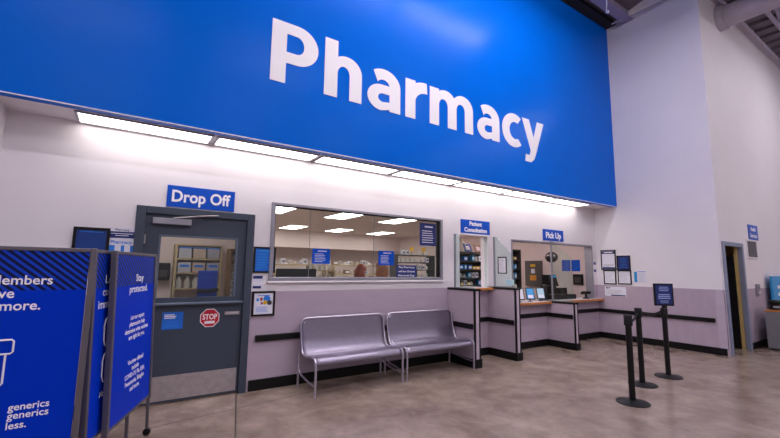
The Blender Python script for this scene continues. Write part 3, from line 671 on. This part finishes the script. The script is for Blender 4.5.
# ------------------------------------------------------------------ overhead steel and duct
o = thing('round_duct', 'thick round white painted duct coming out of the upper right wall', 'duct', (10.5, YC, 7.06))
MB().cyl((0, 0, 0), (0, -8, 0), .235, n=36).build('pipe', DUCT, o, smooth=True); MB().cyl((0, 0, 0), (0, -.14, 0), .27, n=36).build('flange', DUCT, o, smooth=True)
o = thing('steel_beam', 'pale purple painted roof beam running above the blue fascia', 'beam', (0, -1.05, 7.3))
MB().box(-9, XS-.02, -.11, .11, .0, .02).box(-9, XS-.02, -.01, .01, .02, .33).box(-9, XS-.02, -.11, .11, .33, .35).build('flange_beam', BEAM, o)
def joist(y, lab, x0, x1):
    o = thing('roof_joist', lab, 'roof joist', (0, y, 7.2)); s = MB()
    MB().box(x0, x1, -.04, .04, .42, .46).box(x0, x1, -.03, .03, 0, .05).build('chord', BEAM, o)
    k = x0; f = 0
    while k < x1-.45:
        s.cyl((k, 0, .03 if f else .43), (k+.4, 0, .43 if f else .03), .014, n=6); k += .4; f ^= 1
    s.build('web_bar', BEAM, o)
joist(-3.0, 'open web roof joist beside the duct, close to the right wall', XS+.3, 20); joist(-4.2, 'open web roof joist farther from the right wall', -8, 20)
o = thing('hanging_cord', 'short pale cord dangling from the beam above the blue fascia', 'cord', (8.1, -1.2, 7.0))
MB().tube([(0, 0, .3), (.01, 0, .15), (0, .01, .02), (.02, 0, -.03)], .012, 6).build('cord', LETTER, o); MB().sphere((.02, 0, -.03), .035).build('cord_tip', LETTER, o)
o = thing('sprinkler_pipe', 'thin pale conduit crossing beneath the roof by the corner', 'pipe', (0, 0, 0))
MB().tube([(9.1, -.8, 7.28), (9.25, -1.3, 7.33), (9.33, -2.3, 7.38), (9.33, -6, 7.4)], .02, 8).build('conduit', BEAM, o)

# ------------------------------------------------------------------ pharmacy interior
k = 0
ords = ['first', 'second', 'third', 'fourth']; rows = ['nearest', 'second', 'third', 'farthest']
tr0 = None
for j, y in enumerate((3.45, 6.9)):
    for i, x in enumerate((2.75, 4.4, 6.0, 7.65)):
        if tr0 is None:
            t = thing('troffer_light', '', 'ceiling light', (x, y, 2.78))
            MB().box(-.29, .29, -.56, .56, -.015, 0).build('light_frame', WHITE, t); MB().box(-.26, .26, -.53, .53, -.02, -.015).build('diffuser', TROF_E, t); tr0 = t
        else: t = copy_tree(tr0); t.location = (x, y, 2.78)
        t['label'] = '%s ceiling panel light from the left in the %s row inside the pharmacy' % (ords[i], rows[j]); t['group'] = 'ceiling panel lights inside the pharmacy'
for x, lab in ((.4, 'ceiling panel light in the small room behind the drop off door'),):
    t = copy_tree(tr0); t.location = (x, 1.2, 2.78); t['label'] = lab; t['group'] = 'other panel lights'
for x, lab in ((7.6, 'ceiling panel light close behind the pick up window'), (5.0, 'ceiling panel light close behind the consultation window')):
    t = copy_tree(tr0); t.location = (x, 1.0, 2.78); t.rotation_euler.z = R(90); t['label'] = lab; t['group'] = 'other panel lights'
struct('ceiling_bulkhead', MB().box(2.02, XS, 8.1, 8.2, 2.2, 2.78), CREAM)

# proto bottles and boxes
def proto_bottle(m, capm, w=.035, h=.09):
    b = MB().lathe([(0, 0), (w, 0), (w, h*.72), (w*.6, h*.82), (w*.6, h*.84), (0, h*.84)], n=12).build('medicine_bottle', m, None, smooth=True)
    MB().cyl((0, 0, h*.84), (0, 0, h), w*.7, n=12).build('bottle_cap', capm, b); return b
BOT = []; cols = ['#D8D4D0', '#C8C0B8', '#D8D4D0', '#B86030', '#5080B0', '#C0B090']
def mk(i):
    if i < 6: return proto_bottle(mat('bottle_%d' % i, cols[i], .5), WHITE)
PROTO = {}
def put(kind, x, y, z, label, group, s=1, rz=0):
    """kind: 'b0'..'b5' bottles; 'x0'.. boxes"""
    if kind not in PROTO:
        if kind[0] == 'b': o = mk(int(kind[1])); o['category'] = 'bottle'
        else:
            w, h, m = {'0': (.09, .12, PAPER), '1': (.11, .10, POSTB), '2': (.10, .07, YELLOW), '3': (.08, .14, TEALB), '4': (.13, .09, mat('brown_box', '#8A6A50', .7)), '5': (.12, .16, mat('clear_tub', '#B8B4B4', .3))}[kind[1]]
            o = MB().box(-w/2, w/2, -.05, .05, 0, h, .004).build('medicine_box', m, None); o['category'] = 'box'
            MB().box(-w*.35, w*.35, -.0515, -.05, h*.25, h*.7).build('box_label', LETTER if kind[1] != '0' else GREYCAB, o)
        PROTO[kind] = o; c = o
    else: c = copy_tree(PROTO[kind])
    c.location = (x, y, z); c.scale = (s, s, s); c.rotation_euler = (0, 0, rz); c['label'] = label; c['group'] = group
    return c
def shelving(label, x0, x1, y, tiers, depth=.3, m=DARKSH, loc=None, rz=0, ends=True, back=False):
    o = thing('shelving_unit', label, 'shelves', loc or ((x0+x1)/2, y, 0), rz); w = (x1-x0)/2
    for X in (-w+.015, w-.015): MB().box(X-.015, X+.015, 0, depth, 0, tiers[-1]+.0).build('upright', m, o)
    for z in tiers: MB().box(-w+.03, w-.03, .002, depth, z-.025, z).build('shelf_board', m, o)
    if back: MB().box(-w+.03, w-.03, depth-.01, depth, .05, tiers[-1]-.03).build('back_panel', m, o)
    return o
def fill(x0, x1, y, tiers, kinds, label, group, step=.1, seed=0, s=1.0, dens=.85):
    rnd = random.Random(seed); n = 0
    for ti, z in enumerate(tiers):
        x = x0+.10*max(1, s)
        while x < x1-.095*max(1, s):
            if rnd.random() < dens:
                put(rnd.choice(kinds), x, y+.09, z+.0005, label % ti if '%' in label else label, group, s*rnd.uniform(.85, 1.1)); n += 1
            x += step*s*rnd.uniform(.95, 1.3)
    return n
# consultation shelves
tz = [1.15, 1.33, 1.52, 1.72, 1.93]
shelving('dark shelving full of medicines seen through the consultation window', 6.35, 7.6, 1.6, [.3, .7]+tz, back=True)
fill(6.35, 7.6, 1.6, tz[:-1], ['b0', 'b1', 'x0', 'x1', 'x2', 'b3', 'x3'], 'small medicine container on the dark shelves behind the consultation window', 'medicines behind the consultation window', .11, 3)
for i, (x, m, lab) in enumerate(((6.85, NAVY, 'navy covered book leaning on top of the consultation shelves'), (7.2, mat('brown_cover', '#7A5A48', .6), 'brown patterned book leaning on top of the consultation shelves'))):
    o = thing('leaning_book', lab, 'book', (x, 1.68, 1.932), R(8)); 
    s = MB().box(-.14, .14, -.01, .01, 0, .2); 
    for v in s.bm.verts: v.co.y += v.co.z*.35
    s.build('cover', m, o); s = MB().box(-.09, .05, -.012, -.01, .05, .14)
    for v in s.bm.verts: v.co.y += v.co.z*.35
    s.build('cover_picture', mat('cover_pic', '#B8A0B0', .5), o)
# left of pick up
shelving('dark shelving with boxes at the left inside the pick up window', 8.15, 8.85, 1.75, [.3, .7, 1.05, 1.3, 1.55, 1.8, 2.06], back=True)
fill(8.15, 8.85, 1.75, [1.05, 1.3, 1.55, 1.8], ['x0', 'b0', 'x4', 'x3', 'x2', 'b4'], 'small container on the shelves at the left inside the pick up window', 'containers at the left inside pick up', .13, 9)
# right end of wide window
tb = [1.15, 1.33, 1.5, 1.67, 1.84]
shelving('dark shelving of white bottles seen at the right end of the wide window', 5.2, 6.32, 2.3, [.3, .7]+tb, m=DARKSH)
fill(5.2, 6.3, 2.3, tb, ['b0', 'b1', 'b0', 'x0', 'b2'], 'small white container on the dark shelves at the right end of the wide window', 'white containers at the right end of the wide window', .105, 5)
for x, lab in ((5.62, 'left'), (5.98, 'right')):
    o = thing('shelf_tag', 'yellow tag card standing on the dark shelving, ' + lab + ' of two', 'tag', (x, 2.31, 1.97)); MB().box(-.055, .055, -.004, .004, -.05, .05).build('card', YELLOW, o); MB().box(-.004, .004, 0, .006, -.13, -.05).build('card_clip', BLACKP, o)
# mid room low shelves and counters
shelving('low metal shelving with rows of white bottles behind the left window sign', 3.0, 3.62, 2.2, [.3, .7, 1.12, 1.30, 1.47], m=BEIGE)
fill(3.0, 3.62, 2.2, [1.12, 1.30, 1.47], ['b0', 'b2', 'b0'], 'white bottle on low shelving behind the left blue window sign', 'white bottles behind the left window sign', .085, 11, 1.05, 1)
for (x0, x1, y, lab, sd) in ((2.6, 4.4, 5.0, 'beige shelving deep in the pharmacy at the left', 21), (4.7, 6.6, 5.0, 'beige shelving deep in the pharmacy behind the two people', 22), (6.2, 8.2, 7.6, 'farthest beige shelving at the back right of the pharmacy', 23), (3.2, 5.6, 8.3, 'farthest beige shelving against the back wall', 24)):
    shelving(lab, x0, x1, y, [.35, .75, 1.1, 1.35, 1.6], m=BEIGE)
    fill(x0, x1, y, [1.1, 1.35, 1.6], ['b0', 'b1', 'x4', 'x0', 'b5'], 'small container standing on the ' + lab, 'containers on ' + lab, .13, sd, 1.25, .9)
# workstation behind the window
o = thing('work_counter', 'grey work counter just behind the wide window', 'counter', (3.0, .95, 0)); MB().box(-1.0, .3, -.3, .3, 1.0, 1.04).build('worktop', TOP, o); MB().box(-.98, .28, -.26, .26, 0, 1.0).build('counter_body', GREYCAB, o)
o = thing('monitor', 'wide black monitor backs seen low in the left part of the window', 'monitor', (2.32, .95, 1.04)); MB().box(-.33, .33, -.02, .02, .16, .45, .01).build('monitor_body', BLACKP, o); MB().box(-.04, .04, -.015, .03, .01, .2).build('stand_neck', BLACKP, o); MB().box(-.14, .14, -.09, .09, 0, .012).build('stand_base', BLACKP, o)
o = thing('monitor', 'black monitor to the right of the brown haired person', 'monitor', (4.32, .6, 1.04)); MB().box(-.13, .13, -.02, .02, .12, .46, .01).build('monitor_body', BLACKP, o); MB().box(-.03, .03, -.01, .03, .01, .2).build('stand_neck', BLACKP, o); MB().box(-.1, .1, -.08, .08, 0, .012).build('stand_base', BLACKP, o)
o = thing('work_counter', 'small grey work counter under the monitor beside the brown haired person', 'counter', (4.4, .6, 0)); MB().box(-.25, .3, -.2, .25, 1.0, 1.04).build('worktop', TOP, o); MB().box(-.23, .28, -.18, .23, 0, 1.0).build('counter_body', GREYCAB, o)
# pick up back wall items on the pharmacy right wall
o = thing('electrical_panel', 'tall dark grey electrical panel with orange labels inside the pick up window', 'electrical panel', (XS, 1.73, 0), RZS)
MB().box(-.26, .26, -.07, 0, 1.09, 1.78, .006).build('panel_door', mat('panel_grey', '#55504E', .5), o); bars(o, YELLOW, -.07, [(-.08, .08, 1.65, .07)], 'yellow_label'); bars(o, mat('orange_label', '#D08A28', .5), -.07, [(-.1, .1, 1.32, .14)], 'orange_label'); bars(o, PAPER, -.07, [(-.06, .06, 1.5, .12)], 'white_label')
o = thing('dome_mirror', 'oval convex mirror high inside the pick up window', 'mirror', (XS, 1.2, 1.87), RZS); MB().sphere((0, 0, 0), .19, (1, .35, .75)).build('mirror_dome', mat('mirror_dark', '#6A6468', .15, .8), o, smooth=True); MB().box(-.05, .05, -.02, 0, -.05, .05).build('mirror_bracket', BLACKP, o)
for y, lab in ((.79, 'left'), (.53, 'right')):
    o = thing('notice', lab + ' of two blue posters side by side inside the pick up window', 'notice', (XS, y, 1.65), RZS); MB().box(-.115, .115, -.003, 0, -.14, .14).build('sheet', SIGNBLUE, o); bars(o, SKYB, -.003, lines(-.08, .08, .09, -.09, 5, .006, 3, True))
o = thing('wall_box', 'small dark square box on the wall below the right blue poster', 'wall box', (XS, .47, 1.31), RZS); MB().box(-.12, .12, -.05, 0, -.13, .13, .006).build('housing', BLACKP, o); MB().box(-.08, .08, -.054, -.05, -.08, .06).build('face_plate', DARKSH, o)

# room behind the drop off door
o = shelving('beige shelving with clear tubs seen through the drop off door', .74, 1.48, 2.42, [.3, .7, 1.14, 1.40, 1.64, 1.88], m=BEIGE)
for z, ks in ((1.64, ('clear tub with blue lid', 3)), (1.40, ('clear tub with blue label', 3))):
    for i in range(3):
        q = thing('storage_tub', '%s clear tub from the left on the %s shelf behind the drop off door' % (ords[i], 'upper' if z > 1.5 else 'middle'), 'tub', (.89+i*.225, 2.46, z+.0005), 0, 'clear tubs behind the drop off door')
        MB().box(-.1, .1, -.03, .15, 0, .17, .008).build('tub_body', mat('tub%d' % i, ['#B4B0B8', '#C0A898', '#A8A4B0'][i], .35), q)
        if z > 1.5: MB().box(-.105, .105, -.035, .155, .17, .19, .004).build('lid', SKYB, q)
        else: MB().box(-.07, .07, -.034, -.03, .09, .13).build('tub_label', SKYB, q)
for i in range(3):
    q = thing('jug', '%s white plastic jug from the left on the lower shelf behind the door' % ords[i], 'jug', (.83+i*.13, 2.5, 1.1405), 0, 'plastic jugs behind the drop off door')
    MB().lathe([(0, 0), (.05, 0), (.052, .11), (.02, .16), (.02, .17), (0, .17)], n=16).build('jug_body', mat('jug_plastic', '#B8B0A8', .4), q, smooth=True); MB().cyl((0, 0, .17), (0, 0, .19), .022, n=12).build('jug_cap', WHITE, q)
o = thing('blue_chair', 'blue fabric chair back with black band seen through the drop off door', 'chair', (1.2, 2.0, 0))
MB().box(-.15, .15, -.03, .03, .78, 1.44, .02).build('backrest', mat('blue_fabric', '#0E3AA8', .8), o); MB().tube([(-.16, -.035, 1.12), (0, -.05, 1.11), (.16, -.035, 1.13)], .03).build('black_band', BLACKP, o)
MB().box(-.2, .2, -.2, .2, .68, .76, .02).build('seat', mat('blue_fabric', '#0E3AA8', .8), o); MB().cyl((0, 0, .06), (0, 0, .68), .03).build('pedestal', BLACKP, o)
MB().lathe([(0, 0), (.22, 0), (.2, .03), (.05, .06), (0, .06)], n=24).build('chair_base', BLACKP, o)
o = thing('towel_dispenser', 'black paper towel dispenser on the wall seen through the door', 'dispenser', (.60, 2.75, 1.42)); MB().box(-.1, .1, -.14, 0, -.16, .14, .02).build('dispenser_body', BLACKP, o); MB().box(-.06, .06, -.15, -.14, -.1, .02).build('front_cover', DARKSH, o)
o = shelving('narrow wooden side shelves with small packs at the right of the door opening', 1.56, 1.92, 2.15, [.3, .7, 1.0, 1.16, 1.32, 1.48, 1.64, 1.82], m=mat('wood_dark', '#7A5A3A', .6), back=True)
fill(1.55, 1.93, 2.15, [1.0, 1.16, 1.32, 1.48, 1.64], ['x0', 'b0', 'x4', 'b3'], 'small pack on the narrow wooden shelves right of the door opening', 'small packs right of the door opening', .12, 31)
o = thing('desk', 'curved wooden desk end at the lower left of the door opening', 'desk', (.18, 1.9, 0)); MB().box(-.5, .25, -.3, .3, 1.06, 1.1, .01).build('desk_top', BEIGE, o); MB().box(-.45, .2, -.25, .25, 0, 1.06).build('desk_body', GREYCAB, o)

# ------------------------------------------------------------------ people behind the window
def person(label, x, y, rz, H, hairm, lean=0):
    o = thing('person', label, 'person', (x, y, 0), rz)
    k = H/1.65
    V = [(0, 0, .92), (0, .01, 1.08), (0, .01, 1.25), (0, .0, 1.37), (0, -.01, 1.44), (0, -.03, 1.50),
         (.09, 0, .88), (.10, -.01, .48), (.10, .02, .08), (.10, -.13, .035), (-.09, 0, .88), (-.10, -.01, .48), (-.10, .02, .08), (-.10, -.13, .035),
         (.16, .0, 1.36), (.2, -.02, 1.12), (.17, -.22, 1.08), (.16, -.29, 1.08), (-.16, .0, 1.36), (-.2, -.02, 1.12), (-.17, -.22, 1.08), (-.16, -.29, 1.08)]
    E_ = [(0, 1), (1, 2), (2, 3), (3, 4), (4, 5), (0, 6), (6, 7), (7, 8), (8, 9), (0, 10), (10, 11), (11, 12), (12, 13), (3, 14), (14, 15), (15, 16), (16, 17), (3, 18), (18, 19), (19, 20), (20, 21)]
    rad = [.13, .12, .135, .11, .05, .05, .085, .06, .042, .035, .085, .06, .042, .035, .055, .043, .033, .03, .055, .043, .033, .03]
    me = bpy.data.meshes.new('body'); me.from_pydata([tuple(c*k for c in v) for v in V], E_, []); ob = bpy.data.objects.new('body', me); COL.objects.link(ob)
    md = ob.modifiers.new('skin', 'SKIN'); 
    for i, sv in enumerate(me.skin_vertices[0].data): sv.radius = (rad[i]*k, rad[i]*k*.8 if i < 4 else rad[i]*k)
    me.skin_vertices[0].data[0].use_root = True
    ob.modifiers.new('smooth', 'SUBSURF').levels = 1
    bpy.context.view_layer.update()
    bm = bmesh.new(); bm.from_mesh(bpy.data.meshes.new_from_object(ob.evaluated_get(bpy.context.evaluated_depsgraph_get()))); bpy.data.objects.remove(ob)
    # head with a face joined to the body mesh
    def sph(c, r, sc, u=20, v=14):
        q = bmesh.ops.create_uvsphere(bm, u_segments=u, v_segments=v, radius=r)
        for w in q['verts']: w.co = Vector(((c[0]+w.co.x*sc[0])*k, (c[1]+w.co.y*sc[1])*k, (c[2]+w.co.z*sc[2])*k))
    sph((0, -.035, 1.585), .1, (.76, .92, 1.12)); sph((0, -.06, 1.525), .06, (.85, .9, .8)); sph((0, -.135, 1.575), .018, (.8, 1, 1.3), 8, 6)
    for s_ in (-1, 1): sph((s_*.077, -.03, 1.58), .022, (.4, .8, 1.3), 8, 6)
    for s_ in (-1, 1):
        for f_ in range(4): 
            c0 = Vector((s_*(.16+.009*(f_-1.5)*1.9), -.31, 1.08))*k; c1 = c0 + Vector((s_*.002, -.075 + .008*abs(f_-1.5), -.02))*k
            M = Matrix.Translation((c0+c1)/2) @ (c1-c0).to_track_quat('Z', 'Y').to_matrix().to_4x4(); bmesh.ops.create_cone(bm, cap_ends=True, segments=8, radius1=.009*k, radius2=.007*k, depth=(c1-c0).length, matrix=M)
    s = MB(); s.bm.free(); s.bm = bm; b = s.build('body', SKIN, o, smooth=True)
    for s_ in (-1, 1): MB().sphere((s_*.03*k, -.122*k, 1.60*k), .012*k, (1, .5, .7)).build('eye', BLACKP, o)
    # hair: cap and long fall
    MB().sphere((0, -.01*k, 1.615*k), .105*k, (1.0, 1.0, 1.0)).build('hair', hairm, o, smooth=True)
    MB().lathe([(0, 1.34*k), (.09*k, 1.36*k), (.12*k, 1.45*k), (.11*k, 1.58*k), (.05*k, 1.69*k), (0, 1.69*k)], (0, .025*k, 0), 20).build('long_hair', hairm, o, smooth=True)
    # face mask
    MB().sphere((0, -.095*k, 1.535*k), .05*k, (1.05, .85, .85)).build('face_mask', MASKB, o, smooth=True)
    # coat: shell over the torso
    MB().lathe([(.19*k, .72*k), (.18*k, .95*k), (.16*k, 1.1*k), (.175*k, 1.28*k), (.15*k, 1.39*k), (.065*k, 1.445*k)], (0, 0, 0), 28).build('coat', COAT, o, smooth=True)
    for s_ in (-1, 1): MB().tube([(s_*.13*k, 0, 1.36*k), (s_*.19*k, -.005*k, 1.27*k), (s_*.205*k, -.02*k, 1.12*k), (s_*.175*k, -.2*k, 1.08*k)], .058*k, 12).build('sleeve', COAT, o, smooth=True)
    for s_ in (-1, 1): MB().tube([(s_*.09*k, 0, .86*k), (s_*.10*k, -.01*k, .48*k), (s_*.10*k, .015*k, .1*k)], .085*k, 12).build('trouser_leg', DARKCL, o, smooth=True)
    return o
person('person with auburn hair and a blue face mask, left of two behind the window', 3.87, 1.62, R(90), 1.54, HAIRR)
person('person with long brown hair seen from behind, right of two behind the window', 3.89, .9, R(175), 1.60, HAIRB)
